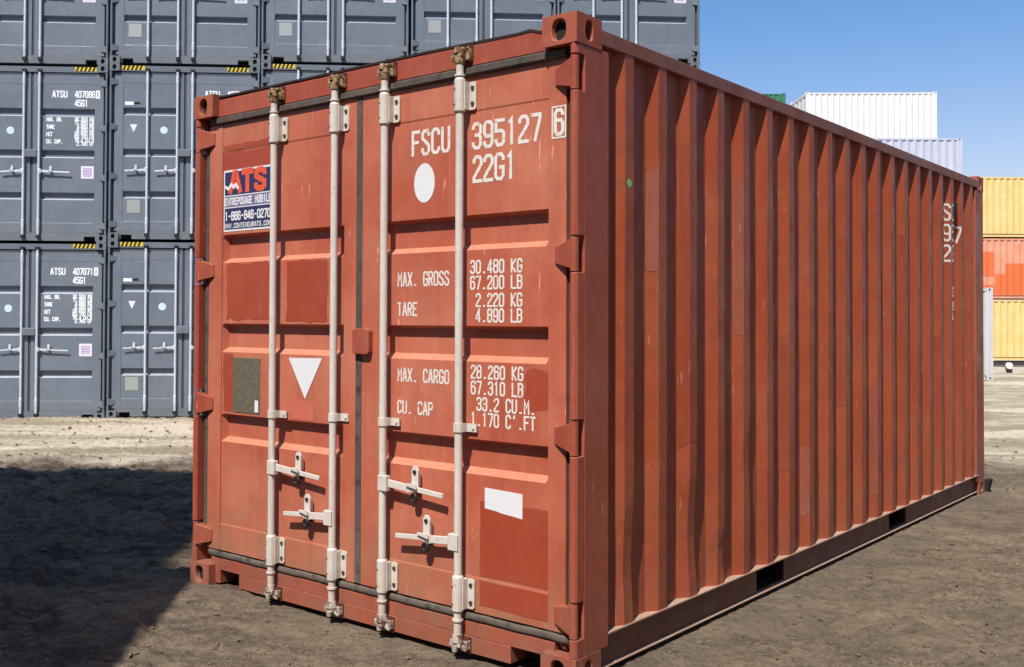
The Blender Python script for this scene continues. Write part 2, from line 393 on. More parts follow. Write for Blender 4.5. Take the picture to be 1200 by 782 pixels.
def hinge_bm(xp, s, z, y0=0., hh=.065):
    """s=+1: post on the right of the door, blade goes to -x"""
    bm = BM()
    cyl(bm, (xp, .020, z-hh), (xp, .020, z+hh), .0175, n=16)
    t = [(xp-s*.012, .004), (xp-s*.012, .034), (xp-s*.105, .050), (xp-s*.105, .040)]
    a = [bm.verts.new(p) for p in ((t[0][0], t[0][1], z-hh*.85), (t[0][0], t[0][1], z+hh*.85), (t[3][0], t[3][1], z+hh*.5), (t[3][0], t[3][1], z-hh*.5))]
    b = [bm.verts.new(p) for p in ((t[0][0], .052, z-hh*.85), (t[0][0], .052, z+hh*.85), (t[3][0], .053, z+hh*.5), (t[3][0], .053, z-hh*.5))]
    bm.faces.new(a); bm.faces.new(b[::-1])
    for i in range(4): bm.faces.new((a[i], b[i], b[(i+1) % 4], a[(i+1) % 4]))
    return bm

def rod_set(door, x, mats, H, yc=.010, yd=.047, handle=None, detail=True, zt=None, zb=None, mid=.95, r=.0172, sleeve=True):
    rodM, camM, boltM, darkM = mats
    zt = zt or H-.075; zb = zb or .062
    bm = BM(); cyl(bm, (x, yc, zb+.03), (x, yc, zt-.03), r, n=18)
    if detail:
        for z in (zt-.085, zb+.095): cyl(bm, (x, yc, z-.004), (x, yc, z+.004), r*1.35, n=18)
    obj('lock_rod', bm, rodM, door)
    for top in (1, 0):
        z = zt if top else zb; s = 1 if top else -1
        bm = BM()
        if detail:                                      # cam head with keeper jaws
            cyl(bm, (x, yc, z-s*.035), (x, yc, z-s*.005), .022, .026, n=14)
            box(bm, x-.030, x+.026, yc-.018, yc+.020, z-.012+s*.002, z+.014+s*.002)
            cyl(bm, (x-.004, yc-.010, z+s*.010), (x-.004, yc-.012, z+s*.034), .017, .012, n=10)
            prism(bm, [(x+.004, yc-.020, z), (x+.042, yc-.004, z+s*.030), (x+.046, yc+.018, z+s*.010), (x+.022, yc+.020, z-s*.022)], (0, .012, s*.006))
            box(bm, x-.045, x-.030, yc-.006, yc+.032, z-.020, z+.008)
            box(bm, x+.028, x+.046, yc+.002, yc+.034, z-.026, z+.012)
            box(bm, x-.012, x+.018, yc+.0, yc+.034, z+s*.030-.006, z+s*.030+.006)
            obj('cam_head', bm, camM, door, bevel=.003)
            bm = BM(); za, zb_ = sorted((z-s*.020, z+s*.040)); box(bm, x-.020, x+.040, yc+.012, .0425, za, zb_); box(bm, x-.044, x+.048, yc+.026, .0428, za-.006, zb_+.004)
            obj('cam_keeper', bm, M['keeper'], door, bevel=.003)
        else:
            box(bm, x-.032, x+.032, yc-.02, yc+.03, z-.02, z+.02); obj('cam_head', bm, darkM, door)
    if sleeve:
        for z0, z1 in ((zt-.235, zt-.105), (zb+.135, zb+.272)):
            bm = BM()
            cyl(bm, (x, yc, z0), (x, yc, z1), .0245, n=18)
            cyl(bm, (x, yc, z1), (x, yc, z1+.010), .0245, .0185, n=18, caps=False)
            cyl(bm, (x, yc, z0-.006), (x, yc, z0), .021, .0245, n=18, caps=False)
            if detail:
                prism(bm, [(x+.020, yd-.006, z0+.006), (x+.054, yd-.006, z0+.006), (x+.062, yd-.006, z0+.014), (x+.062, yd-.006, z1-.014), (x+.054, yd-.006, z1-.006), (x+.020, yd-.006, z1-.006)], (0, .006, 0))
                box(bm, x+.010, x+.028, yc, yd-.001, z0+.006, z1-.006)
            o = obj('rod_bracket', bm, rodM, door)
            if detail:
                for zz in (z0+.032, z1-.032):
                    bm = BM(); cyl(bm, (x+.045, yd-.0055, zz), (x+.045, yd-.012, zz), .0085, n=10); obj('bolt', bm, boltM, door)
                    bm = BM(); cyl(bm, (x-.010, yc-.0212, zz-.006), (x-.0105, yc-.0245, zz-.006), .0042, n=8); obj('bolt', bm, boltM, door)
    if mid:
        bm = BM(); z = mid
        cyl(bm, (x, yc, z-.018), (x, yc, z+.018), .0225, n=16)
        if detail:
            box(bm, x+.008, x+.072, yd-.009, yd-.001, z-.017, z+.017); box(bm, x+.008, x+.024, yc, yd-.002, z-.017, z+.017)
            cyl(bm, (x+.056, yd-.008, z), (x+.056, yd-.014, z), .007, n=8)
        obj('rod_guide', bm, rodM, door)
    if handle:
        dirn, zh, ln = handle
        bm = BM()
        s = dirn; y = yc-.006
        # hub clamped on the rod, lever, raised end
        a_, b_ = sorted((x-s*.012, x+s*.040)); box(bm, a_, b_, yc-.021, yc+.008, zh-.034, zh+.034)
        def lev(x0, x1, za0, za1, zb0, zb1, ya, yb):
            p = [(x0, ya, za0), (x0, ya, za1), (x1, yb, zb1), (x1, yb, zb0)]
            prism(bm, p, (0, .012, 0))
        lev(x+s*.038, x+s*.15, zh-.016, zh+.018, zh-.024, zh+.008, y, y-.001)
        lev(x+s*.15, x+s*.20, zh-.028, zh+.012, zh-.020, zh+.006, y-.0018, y-.003)
        lev(x+s*.20, x+s*ln, zh-.019, zh+.003, zh-.029, zh-.009, y-.0028, y-.006)
        h = obj('handle', bm, rodM, door, bevel=.002)
        bm = BM(); cx = x+s*.185
        pts = [(cx-.018, yd-.030, zh+.005), (cx-.018, yd-.030, zh+.072), (cx-.008, yd-.030, zh+.088), (cx+.010, yd-.030, zh+.088), (cx+.020, yd-.030, zh+.072), (cx+.020, yd-.030, zh-.012)]
        prism(bm, pts, (0, .010, 0)); box(bm, cx-.010, cx+.012, yd-.022, yd, zh+.0, zh+.05)
        prism(bm, [(cx-.034, y-.012, zh+.004), (cx-.03, y-.012, zh+.014), (cx+.03, y-.016, zh+.018), (cx+.034, y-.016, zh-.006)], (0, .006, 0))
        obj('handle_catch', bm, rodM, door, bevel=.0015 if detail else 0)
        if detail:
            bm = BM(); cyl(bm, (cx+.002, yd-.031, zh+.064), (cx+.002, yd-.036, zh+.064), .009, n=10); obj('bolt', bm, darkM, door)
            bm = BM()
            n = 14                                        # hanging seal ring
            zc = zh-.046
            ring = []
            for i in range(n):
                t = 2*math.pi*i/n; c = Vector((cx+.004+.0155*math.cos(t), y+.006, zc+.017*math.sin(t)))
                dr = Vector((math.cos(t), 0, math.sin(t)))
                ring.append([bm.verts.new(c+dr*(.0065*math.cos(a))+Vector((0, 1, 0))*.0085*math.sin(a)) for a in [2*math.pi*k/6 for k in range(6)]])
            for i in range(n):
                for k in range(6):
                    f = bm.faces.new((ring[i][k], ring[i][(k+1) % 6], ring[(i+1) % n][(k+1) % 6], ring[(i+1) % n][k])); f.smooth = True
            cyl(bm, (cx+.004, yd-.006, zc+.010), (cx+.004, y, zc+.010), .010, n=10)
            obj('seal_ring', bm, darkM, door)

def side_profile(L, y0=.236, first=.362, pitch=.2795, dep=.036, crest=.068, fl=.055):
    """list of (y, depth) from y0 to L-y0 ; crests at depth 0"""
    out = [(y0, dep)]; y = first
    while y+crest+fl < L-y0-.02:
        out += [(y-fl, dep), (y, 0), (y+crest, 0), (y+crest+fl, dep)]; y += pitch
    out.append((L-y0, dep)); return out
def prof_at(pr, y):
    for (a, da), (b, db) in zip(pr, pr[1:]):
        if a <= y <= b: return da+(db-da)*(y-a)/max(1e-9, b-a)
    return pr[0][1]
def side_bm(pr, X, s, z0, z1, rows=1, dent=0., seed=3, dents=()):
    """corrugated wall at x = X, outward direction s"""
    bm = BM(); r = np.random.RandomState(seed)
    amp = r.normal(0, 1, (rows+1, len(pr)))
    for _ in range(2): amp[1:-1] = (amp[:-2]+2*amp[1:-1]+amp[2:])/4
    V = []
    for j in range(rows+1):
        z = z0+(z1-z0)*j/rows; row = []
        for i, (y, d) in enumerate(pr):
            k = dent*amp[j, i]*(0 if j in (0, rows) else 1)
            dy = k*.8
            for (dyc, dzc, rad, am) in dents:
                q = ((y-dyc)/rad)**2+((z-dzc)/(rad*1.6))**2
                if q < 1: k -= am*(1-q)**1.5; 
            row.append(bm.verts.new((X-s*d+s*k, y+dy, z)))
        V.append(row)
    for a, b in zip(V, V[1:]):
        for i in range(len(pr)-1): bm.faces.new((a[i], a[i+1], b[i+1], b[i]))
    return bm

def container_shell(root, L, H, mats, detail=True, front_door=True, rail_depth=.045, pockets=(), rows=14, dent=.0, dents=(), back_panel=True, sill_holes=()):
    """everything but the doors. mats: casting, frame, side, rail, lowrail, roof"""
    mc, mf, ms, mr, ml, mro = mats
    for sx in (0, 1):
        for sy in (0, 1):
            for sz in (0, 1):
                x0, x1 = ((0, .162), (W-.162, W))[sx]; y0, y1 = ((0, .178), (L-.178, L))[sy]; z0, z1 = ((0, .118), (H-.118, H))[sz]
                obj('corner_casting', casting_bm(x0, x1, y0, y1, z0, z1, 1 if sx else -1, 1 if sy else -1, 1 if sz else -1), [mc, M['dark']], root, bevel=.004 if detail else 0)
            bm = BM(); X0, X1 = ((.0025, .038), (W-.038, W-.0025))[sx]
            if sy == 0:
                s = 1 if sx else -1
                hz = HZ(H) if front_door else []
                # side face and the inner return
                box(bm, X0, X1, .060, .236, .118, H-.118)
                a, b = ((.038, .125) if sx == 0 else (W-.125, W-.038))
                box(bm, a, b, .094, .235, .120, H-.120)
                zc = .118                                   # rounded front bead broken at the hinges
                cuts = [.118]+[v for z in hz for v in (z-.070, z+.070)]+[H-.118]
                for a, b in zip(cuts[::2], cuts[1::2]):
                    xm = (X0+X1)/2
                    pts = [(X0, .0598, a), (X0, .014, a), (X0+.008, .004, a), (xm, .0015, a), (X1-.008, .004, a), (X1, .014, a), (X1, .0598, a)]
                    prism(bm, pts, (0, 0, b-a))
            else:
                box(bm, X0 if sx else .0025, W-.0025 if sx else .11, L-.236, L-.0025, .118, H-.118) if False else box(bm, (.0025, W-.11)[sx], (.11, W-.0025)[sx], L-.236, L-.0025, .118, H-.118)
            obj('corner_post', bm, mf, root, bevel=.004 if detail else 0)
    pr = side_profile(L)
    for sx in (0, 1):
        X = W-.003 if sx else .003; s = 1 if sx else -1
        o = obj('side_panel', side_bm(pr, X, s, .165, H-.095, rows, dent if sx else 0, 3, dents if sx else ()), ms, root)
        if sx: side = o
        bm = BM(); a, b = sorted((X-s*.058, X+s*.003)); box(bm, a, b, .178, L-.178, H-.096, H-.036)
        obj('top_rail', bm, mr, root, bevel=.003 if detail else 0)
        bm = BM()
        a, b = sorted((X-s*.060, X+s*.0045)); box(bm, a, b, .236, L-.178, .166, .172)
        if ml is M['lowrail']: obj('rail_ledge', bm, M['dust'], root); bm = BM()
        a, b = sorted((X-s*.050, X-s*.008)); box(bm, a, b, .178, L-.178, .031, .0355)
        if ml is M['lowrail']: obj('rail_flange', bm, M['dust'], root); bm = BM()
        a, b = sorted((X-s*.038, X-s*.031)); y = .178
        for p0, p1 in list(pockets)+[(L-.178, None)]:
            box(bm, a, b, y, p0, .036, .166)
            y = p1
        obj('bottom_rail', bm, ml, root)
    if pockets:
        for p0, p1 in pockets:
            bm = BM(); a, b = .040, W-.040
            box(bm, a, b, p0-.005, p0-.0005, .037, .165); box(bm, a, b, p1+.0005, p1+.005, .037, .165)
            box(bm, a, b, p0, p1, .160, .165); box(bm, a, b, p0, p1, .0365, .042)
            obj('fork_pocket', bm, M['lip'], root)  # walls near black, the tunnel's shade put into the colour
    bm = BM(); bmesh.ops.create_grid  # floor frame
    ys = [.19]+[v for p in pockets for v in (p[0]-.01, p[1]+.01)]+[L-.19]
    for a, b in zip(ys[::2], ys[1::2]): box(bm, .062, W-.062, a, b, .05, .16)
    obj('floor_frame', bm, ml, root)
    # roof with pressed ribs
    bm = BM(); y = .20; x0, x1 = .056, W-.056; prev = None
    zs = []
    while y < L-.20: zs += [(y, 0), (y+.05, 0), (y+.075, .014), (y+.145, .014), (y+.17, 0)]; y += .21
    zs.append((L-.19, 0)); zb = H-.040
    for y, d in zs:
        row = [bm.verts.new((x0, y, zb)), bm.verts.new((x0+.06, y, zb+d)), bm.verts.new((x1-.06, y, zb+d)), bm.verts.new((x1, y, zb))]
        if prev:
            for i in range(3): bm.faces.new((prev[i], prev[i+1], row[i+1], row[i]))
        prev = row
    obj('roof_panel', bm, mro, root)
    # front end wall (far end)
    bm = BM(); n = 8; xs = []; x = .11
    stp = (W-.22)/n
    for i in range(n): xs += [(x, .05), (x+stp*.3, .05), (x+stp*.5, .01), (x+stp*.8, .01)]; x += stp
    xs.append((W-.11, .05))
    a = [bm.verts.new((x, L-d, .16)) for x, d in xs]; b = [bm.verts.new((x, L-d, H-.10)) for x, d in xs]
    for i in range(len(xs)-1): bm.faces.new((a[i], a[i+1], b[i+1], b[i]))
    box(bm, .162, W-.162, L-.06, L-.004, .02, .16); box(bm, .162, W-.162, L-.06, L-.004, H-.10, H-.03)
    obj('end_wall', bm, ms, root)
    # header and sill
    bm = BM(); zt = H-.026
    box(bm, .125, W-.125, .043, .094, H-.118, H-.027); box(bm, .125, W-.125, .094, .20, H-.12, H-.04)
    obj('door_header', bm, mf, root, bevel=.003 if detail else 0)
    bm = BM(); xs = [.162]+[v for h in sill_holes for v in h]+[W-.162]
    for a, b in zip(xs[::2], xs[1::2]): box(bm, a, b, .043, .16, .020, .0905)
    box(bm, .125, W-.125, .043, .16, .0907, .152)
    obj('door_sill', bm, mf, root, bevel=.003 if detail else 0)
    if sill_holes:
        bm = BM(); box(bm, .162, W-.162, .150, .158, .021, .0905); obj('sill_back', bm, M['dark'], root)
    return side, pr
def HZ(H): return [.26, .955, 1.66, 2.36] if H < 2.7 else [.26, 1.05, 1.86, 2.60]

# ================================================================== ground
def vnoise(x, y, seed):
    xi = np.floor(x).astype(np.int64); yi = np.floor(y).astype(np.int64); xf = x-xi; yf = y-yi
    def h(a, b):
        n = (a*374761393+b*668265263+seed*974711) & 0x7fffffff
        n = ((n ^ (n >> 13))*1274126177) & 0x7fffffff
        return ((n ^ (n >> 16)) & 0xffff)/65535.
    u = xf*xf*(3-2*xf); v = yf*yf*(3-2*yf)
    return (h(xi, yi)*(1-u)+h(xi+1, yi)*u)*(1-v)+(h(xi, yi+1)*(1-u)+h(xi+1, yi+1)*u)*v
def fbm(x, y, s, seed, o=4, g=.5):
    t = 0; a = 1; k = 0
    for i in range(o): t = t+a*(vnoise(x*s+17.3*i, y*s-9.1*i, seed+i)-.5); k += a; a *= g; s *= 2.03
    return t/k*2
def smooth(v, a, b):
    t = np.clip((v-a)/(b-a), 0, 1); return t*t*(3-2*t)
def ground_z(Fa, Ra):
    x = FV.x*Fa+RV.x*Ra; y = FV.y*Fa+RV.y*Ra
    z = -.014-.222*smooth(Fa, 3.2, 10.5)-.52*smooth(Fa, 25, 39)
    z = z+.19*smooth(Ra, -2.4, 2.8)*smooth(Fa, 6, 10.5)*(1-smooth(Fa, 14, 20))
    # distance to the container footprint
    dx = np.maximum(np.maximum(-x, x-W), 0); dy = np.maximum(np.maximum(-y, y-6.058), 0); d = np.sqrt(dx*dx+dy*dy)
    k = smooth(d, .0, .55)
    n1 = fbm(x, y, 1.3, 5, 4); n2 = fbm(x, y, 5.5, 11, 4, .6); n3 = fbm(x, y, 19, 23, 3, .6)
    rdg = 1-np.abs(fbm(Fa*.6+.3*Ra, Ra, 6.5, 31, 3, .55))*2                      # churned ridges
    lft = smooth(-Ra, -.3, 1.0)*(1-smooth(Fa, 3.5, 5.5))
    n4 = fbm(x, y, 11, 55, 4, .62); n5 = fbm(x, y, 34, 61, 2, .6)
    z = z+k*(.026*n1+(.018+.018*lft)*n2)+(.3+.7*k)*(.013+.006*lft)*n3+(.3+.7*k)*(.048*np.maximum(np.abs(n4)-.14, 0)+.010*n5)
    z = z+(.003+.018*smooth(y, .0, .5))*np.exp(-(d/.13)**2)+k*lft*.040*np.maximum(rdg-.40, 0)
    cl = smooth(fbm(x, y, .9, 77, 3), .12, .42)
    z = z+k*cl*.010*np.abs(n3)*3
    def mound(F0, R0, rf, rr, h):
        q = ((Fa-F0)/rf)**2+((Ra-R0)/rr)**2
        return h*np.exp(-q*1.6)*(1+.6*n2+.5*n3)
    z = z+mound(2.75, -1.35, .20, .62, .075)+mound(3.35, -2.4, .2, .8, .05)+mound(4.9, -3.5, .3, 1.2, .05)
    z = z+mound(3.3, 5.7, .16, .30, .055)+mound(3.1, 5.2, .1, .2, .03)
    gx = (x-.34)/.24; gy = (y+.06)/.16                                             # soil banked against the left corner
    z = z+.036*np.exp(-(gx*gx+gy*gy))*(1+.35*n3)+.008*np.exp(-(((x-.05)/.2)**2+((y+.12)/.2)**2))
    return z
def axis(a0, parts):
    out = [a0]
    for end, st in parts:
        n = max(1, int(round((end-out[-1])/st))); out += list(np.linspace(out[-1], end, n+1)[1:])
    return out
Fx = axis(-60, [(-20, 5), (-6, 1), (-2.6, .12), (3.2, .021), (6.5, .04), (13, .08), (30, .3), (60, 1.2), (120, 6), (900, 60)])
Rx = axis(-400, [(-60, 34), (-20, 2), (-8, .25), (-4.6, .05), (7.2, .024), (11, .06), (18, .18), (34, .6), (60, 2), (400, 34)])
FA, RA = np.meshgrid(np.array(Fx), np.array(Rx), indexing='ij')
ZA = ground_z(FA, RA)
co = np.stack([FV.x*FA+RV.x*RA, FV.y*FA+RV.y*RA, ZA], -1).reshape(-1, 3).astype(np.float32)
nF, nR = FA.shape
i0 = (np.arange(nF-1)[:, None]*nR+np.arange(nR-1)[None, :]).ravel()
quads = np.stack([i0, i0+nR, i0+nR+1, i0+1], 1)[:, ::-1].astype(np.int32)
me = bpy.data.meshes.new('ground'); me.vertices.add(len(co)); me.vertices.foreach_set('co', co.ravel())
me.loops.add(quads.size); me.loops.foreach_set('vertex_index', np.ascontiguousarray(quads).ravel())
me.polygons.add(len(quads)); me.polygons.foreach_set('loop_start', np.arange(0, quads.size, 4, dtype=np.int32))
me.polygons.foreach_set('use_smooth', np.ones(len(quads), dtype=bool))
me.update(calc_edges=True); me.validate()
ground = bpy.data.objects.new('ground', me); COL.objects.link(ground); ground['kind'] = 'structure'
if me.polygons[0].normal.z < 0: me.flip_normals()
def groundm():
    q = NT('bare earth')
    # forward distance coordinate of the yard (dry pale soil further out)
    sx = q.n('ShaderNodeVectorMath', operation='DOT_PRODUCT'); q.l(q.co, sx.inputs[0]); sx.inputs[1].default_value = tuple(FV)
    Fd = sx.outputs['Value']
    wob = q.math('MULTIPLY', q.math('SUBTRACT', q.noise(.9, 5, .6), .5), 3.2)
    dry = q.ramp(q.math('ADD', Fd, wob), 4.3, 5.6)
    c = q.mix(q.ramp(q.noise(1.1, 6, .65), .3, .7), (.188, .142, .098), (.245, .184, .126))
    c = q.mix(q.math('MULTIPLY', q.ramp(q.noise(3.7, 6, .7), .52, .66), .55), c, (.115, .085, .062))
    c = q.mix(q.math('MULTIPLY', q.ramp(q.noise(7, 5, .7), .55, .7), .4), c, (.28, .215, .15))
    c = q.mix(q.math('MULTIPLY', q.ramp(q.noise(60, 5, .8), .58, .68), .55), c, (.085, .065, .05))
    c = q.mix(q.math('MULTIPLY', q.ramp(q.noise(24, 6, .78), .37, .47, 1, 0), .65), c, (.085, .062, .046))  # this and the next: dark pits, crevice shade put into the colour
    c = q.mix(q.math('MULTIPLY', q.ramp(q.noise(8, 6, .78, None, .6), .36, .44, 1, 0), .55), c, (.10, .074, .055))
    deb = q.math('MULTIPLY', q.ramp(q.noise(2.1, 4, .6), .45, .55), q.ramp(q.noise(36, 6, .82, None, 1.5), .50, .60))
    c = q.mix(q.math('MULTIPLY', deb, .75), c, (.050, .036, .027))
    c = q.mix(q.math('MULTIPLY', q.ramp(q.noise(95, 4, .8), .64, .7), .6), c, (.36, .30, .23))
    band = q.noise(1, 5, .65, None)
    mp = q.n('ShaderNodeMapping'); mp.inputs['Rotation'].default_value = (0, 0, -math.radians(41.07)); mp.inputs['Scale'].default_value = (1, 1, 1)
    q.l(q.co, mp.inputs[0]); mp2 = q.n('ShaderNodeMapping'); mp2.inputs['Scale'].default_value = (.22, 1.0, 1); q.l(mp.outputs[0], mp2.inputs[0])
    b = q.noise(1.15, 5, .65, mp2.outputs[0])
    d = q.mix(q.ramp(b, .43, .56), (.54, .455, .345), (.30, .245, .17))
    mp3 = q.n('ShaderNodeMapping'); mp3.inputs['Scale'].default_value = (.55, 1.5, 1); q.l(mp.outputs[0], mp3.inputs[0])
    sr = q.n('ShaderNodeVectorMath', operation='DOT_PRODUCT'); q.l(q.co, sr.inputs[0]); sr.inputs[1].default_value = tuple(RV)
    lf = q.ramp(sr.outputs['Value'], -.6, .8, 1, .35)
    mud = q.math('MULTIPLY', q.ramp(q.noise(3.2, 7, .74, mp3.outputs[0], .8), .46, .58), lf)  # dark mud, doubling as painted lump shading in the left shadow
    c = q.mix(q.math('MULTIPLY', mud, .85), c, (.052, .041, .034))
    mud_shade = q.math('MULTIPLY', q.ramp(q.noise(10, 6, .75, mp3.outputs[0], .8), .52, .62), lf)
    c = q.mix(q.math('MULTIPLY', mud_shade, .7), c, (.060, .047, .038))
    pale = q.math('MULTIPLY', q.ramp(q.noise(1.6, 5, .7, mp3.outputs[0]), .60, .70), q.ramp(sr.outputs['Value'], -.6, .8, .7, .15))
    c = q.mix(pale, c, (.34, .28, .21))
    d = q.mix(q.math('MULTIPLY', q.ramp(q.noise(2.3, 5, .7), .55, .72), .45), d, (.24, .19, .135))
    d = q.mix(q.math('MULTIPLY', q.ramp(q.noise(30, 4, .8), .6, .7), .35), d, (.22, .18, .13))
    c = q.mix(dry, c, d)
    h = q.math('ADD', q.math('MULTIPLY', q.noise(16, 6, .72), .6), q.math('MULTIPLY', q.noise(75, 5, .75), .35))
    q.bump(h, 1.0, .035)
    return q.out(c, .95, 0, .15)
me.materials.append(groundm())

def zat(x, y):
    F = FV.x*x+FV.y*y; R = RV.x*x+RV.y*y
    return float(ground_z(np.array([F]), np.array([R]))[0])
# loose stones and clods
def gravel():
    bm = BM(); r = random.Random(4)
    FF, RR = [], []
    for i in range(11000):
        t = r.random()
        F = -1.9+ (t**1.6)*13; R = r.uniform(-6.5, 8.8) if F > 1 else r.uniform(-1.9-.6*(F+2), 5.5+.6*(F+2))
        FF.append(F); RR.append(R)
    zz = ground_z(np.array(FF), np.array(RR))
    ico = [(0, 0, 1), (.89, 0, .45), (.28, .85, .45), (-.72, .53, .45), (-.72, -.53, .45), (.28, -.85, .45), (.72, .53, -.45), (-.28, .85, -.45), (-.89, 0, -.45), (-.28, -.85, -.45), (.72, -.53, -.45), (0, 0, -1)]
    fc = [(0,1,2),(0,2,3),(0,3,4),(0,4,5),(0,5,1),(1,6,2),(2,7,3),(3,8,4),(4,9,5),(5,10,1),(1,10,6),(2,6,7),(3,7,8),(4,8,9),(5,9,10),(6,11,7),(7,11,8),(8,11,9),(9,11,10),(10,11,6)]
    for F, R, z in zip(FF, RR, zz):
        x, y = FV.x*F+RV.x*R, FV.y*F+RV.y*R
        if -.02 < x < W+.02 and -.02 < y < 6.08: continue
        s = r.uniform(.002, .006) if r.random() < .84 else r.uniform(.006, .016)
        if F > 4: s *= 1.6
        e = (r.uniform(.7, 1.5), r.uniform(.7, 1.4), r.uniform(.4, .9)); a = r.uniform(0, 6.28); ca, sa = math.cos(a), math.sin(a)
        V = []
        for p in ico:
            k = s*r.uniform(.75, 1.2); px, py = p[0]*e[0]*k, p[1]*e[1]*k
            V.append(bm.verts.new((x+px*ca-py*sa, y+px*sa+py*ca, z+s*.25+p[2]*e[2]*k)))
        mi = 0 if r.random() < .975 or s > .009 else 1
        for f in fc: bm.faces.new([V[i] for i in f]).material_index = mi
    o = obj('gravel', bm, [simple('earth clod', (.15, .115, .082), .95, 0, .4, 40), simple('pale pebble', (.38, .34, .28), .85, 0, .3, 40)])
    o['kind'] = 'stuff'
gravel()

# ================================================================== the red container
H = 2.591; L = 6.058
red = thing('shipping_container', 'weathered red container with closed doors and white locking bars in the foreground', 'shipping container')
side, prof = container_shell(red, L, H, (M['casting'], M['frame'], M['side'], M['rail'], M['lowrail'], M['roof']),
    pockets=((1.694, 2.038), (3.745, 4.100)), rows=26, dent=.0011,
    dents=((.425, .42, .16, .012), (.97, .46, .17, .014), (1.26, .30, .09, .012), (3.1, .5, .12, .006), (4.2, .62, .12, .006), (1.55, .75, .12, .006)),
    sill_holes=((.202, .359), (2.098, 2.248)))
# black lip over the header (roof edge), dipping at the right casting
bm = BM()
pts = [(.162, .040, H-.008), (.30, .040, H-.008), (1.63, .040, H-.014), (2.13, .040, H-.022), (2.19, .040, H-.018), (2.276, .040, H-.046),
       (2.276, .040, H-.057), (2.19, .040, H-.029), (2.13, .040, H-.032), (1.63, .040, H-.024), (.162, .040, H-.018)]
prism(bm, pts, (0, .10, 0)); obj('roof_edge', bm, M['lip'], red)

Z0, Z1 = .193, 2.429
BANDS = [(1.846, 1.700), (1.380, 1.233), (.908, .764)]
YO, YI = .050, .090
dl = obj('door', door_panel_bm(.080, 1.198, Z0, Z1, .190, 1.118, BANDS, YO, YI, (.330, 2.282), .12), M['door'], red)
dr = obj('door', door_panel_bm(1.238, 2.360, Z0, Z1, 1.352, 2.277, BANDS, YO, YI, (.335, 2.282), .12), M['door'], red)
# gaskets
bm = BM()
def tube_y(bm, x0, x1, z0, z1, y):
    cyl(bm, (x0, y, (z0+z1)/2), (x1, y, (z0+z1)/2), (z1-z0)/2, n=12)
prism(bm, [(.10, .044, 2.430), (.10, .030, 2.438), (.10, .030, 2.462), (.10, .042, 2.470), (.10, .09, 2.470), (.10, .09, 2.430)], (1.10-.0, 0, 0))
obj('gasket', bm, M['gasket'], dl)
bm = BM(); prism(bm, [(1.201, .044, 2.430), (1.201, .030, 2.438), (1.201, .030, 2.462), (1.201, .042, 2.470), (1.201, .09, 2.470), (1.201, .09, 2.430)], (2.36-1.201, 0, 0))
obj('gasket', bm, M['gasket'], dr)
for d, x0, x1 in ((dl, .105, 1.212), (dr, 1.2125, 2.385)):
    bm = BM(); n = 26; prev = None
    for i in range(n+1):
        x = x0+(x1-x0)*i/n; wob = .0022*math.sin(x*23)+.0016*math.sin(x*61)
        ring = [bm.verts.new((x, .0425-.0075*math.cos(t)+wob*.3, .1725+wob*.3+.0160*math.sin(t))) for t in [2*math.pi*k/12 for k in range(12)]]
        if prev:
            for k in range(12):
                f = bm.faces.new((prev[k], prev[(k+1) % 12], ring[(k+1) % 12], ring[k])); f.smooth = True
        else: bm.faces.new(ring)
        prev = ring
    bm.faces.new(prev[::-1]); obj('gasket', bm, M['gasket'], d)
bm = BM(); box(bm, 1.1985, 1.2375, .044, .10, .192, 2.4295); obj('gasket', bm, M['gasket'], dr, bevel=.006)
bm = BM(); cyl(bm, (.058, .066, .20), (.058, .066, 2.42), .021, n=12); obj('gasket', bm, M['gasket'], dl)
bm = BM(); cyl(bm, (W-.060, .068, .20), (W-.060, .068, 2.42), .017, n=12); obj('gasket', bm, M['gasket'], dr)
# centre overlap plate
bm = BM()
def rrect(x0, x1, z0, z1, r=.014, n=4):
    o = []
    for cx, cz, a in ((x1-r, z1-r, 0), (x0+r, z1-r, 90), (x0+r, z0+r, 180), (x1-r, z0+r, 270)):
        for k in range(n+1):
            t = math.radians(a+90*k/n); o.append((cx+r*math.cos(t), cz+r*math.sin(t)))
    return o
prism(bm, [(a, .018, b) for a, b in rrect(1.202, 1.308, 1.246, 1.362)], (0, .029, 0)); obj('overlap_plate', bm, M['casting'], dl, bevel=.003)
# hinges
for z in HZ(H):
    obj('hinge', hinge_bm(.0225, -1, z), M['frame'], dl, bevel=.003)
    obj('hinge', hinge_bm(W-.0225, 1, z), M['frame'], dr, bevel=.003)
RM = (M['rod'], M['cam'], M['bolt'], M['darkmetal'])
rod_set(dl, .650, RM, H, handle=(1, .675, .355), mid=.935)
rod_set(dl, 1.087, RM, H, handle=(-1, .480, .335), mid=.948)
rod_set(dr, 1.411, RM, H, handle=(1, .680, .360), mid=.950)
rod_set(dr, 1.849, RM, H, handle=(-1, .478, .350), mid=.955)
# lettering, right door
dm = doormap(YO+.003-.0012)
dm2 = doormap(YO-.003-.0012)
def line(*a, mm=dm):
    s_, x, zb, h, pitch, cw, th = a
    for wd in s_.split(' '):
        if wd: bm = BM(); text(bm, wd, x, zb, h, pitch, cw, th, mm); obj('lettering', bm, M['letter'], dr)
        x += pitch*(len(wd)+1)
line('FSCU', 1.545, 2.131, .100, .0575, .037, .0150)
line('395127', 1.888, 2.126, .101, .0605, .040, .0150)
line('22G1', 1.893, 1.986, .101, .0575, .039, .0150)
bm = BM(); ribbon(bm, [(2.294, 2.122), (2.294, 2.244), (2.356, 2.244), (2.356, 2.122), (2.294, 2.122)], .0065, dm2)
text(bm, '6', 2.308, 2.136, .094, .06, .035, .015, dm2); obj('lettering', bm, M['letter'], dr)
def small(s_, x, zb, h=.051): line(s_, x, zb, h, .0305, .0200, .0082)
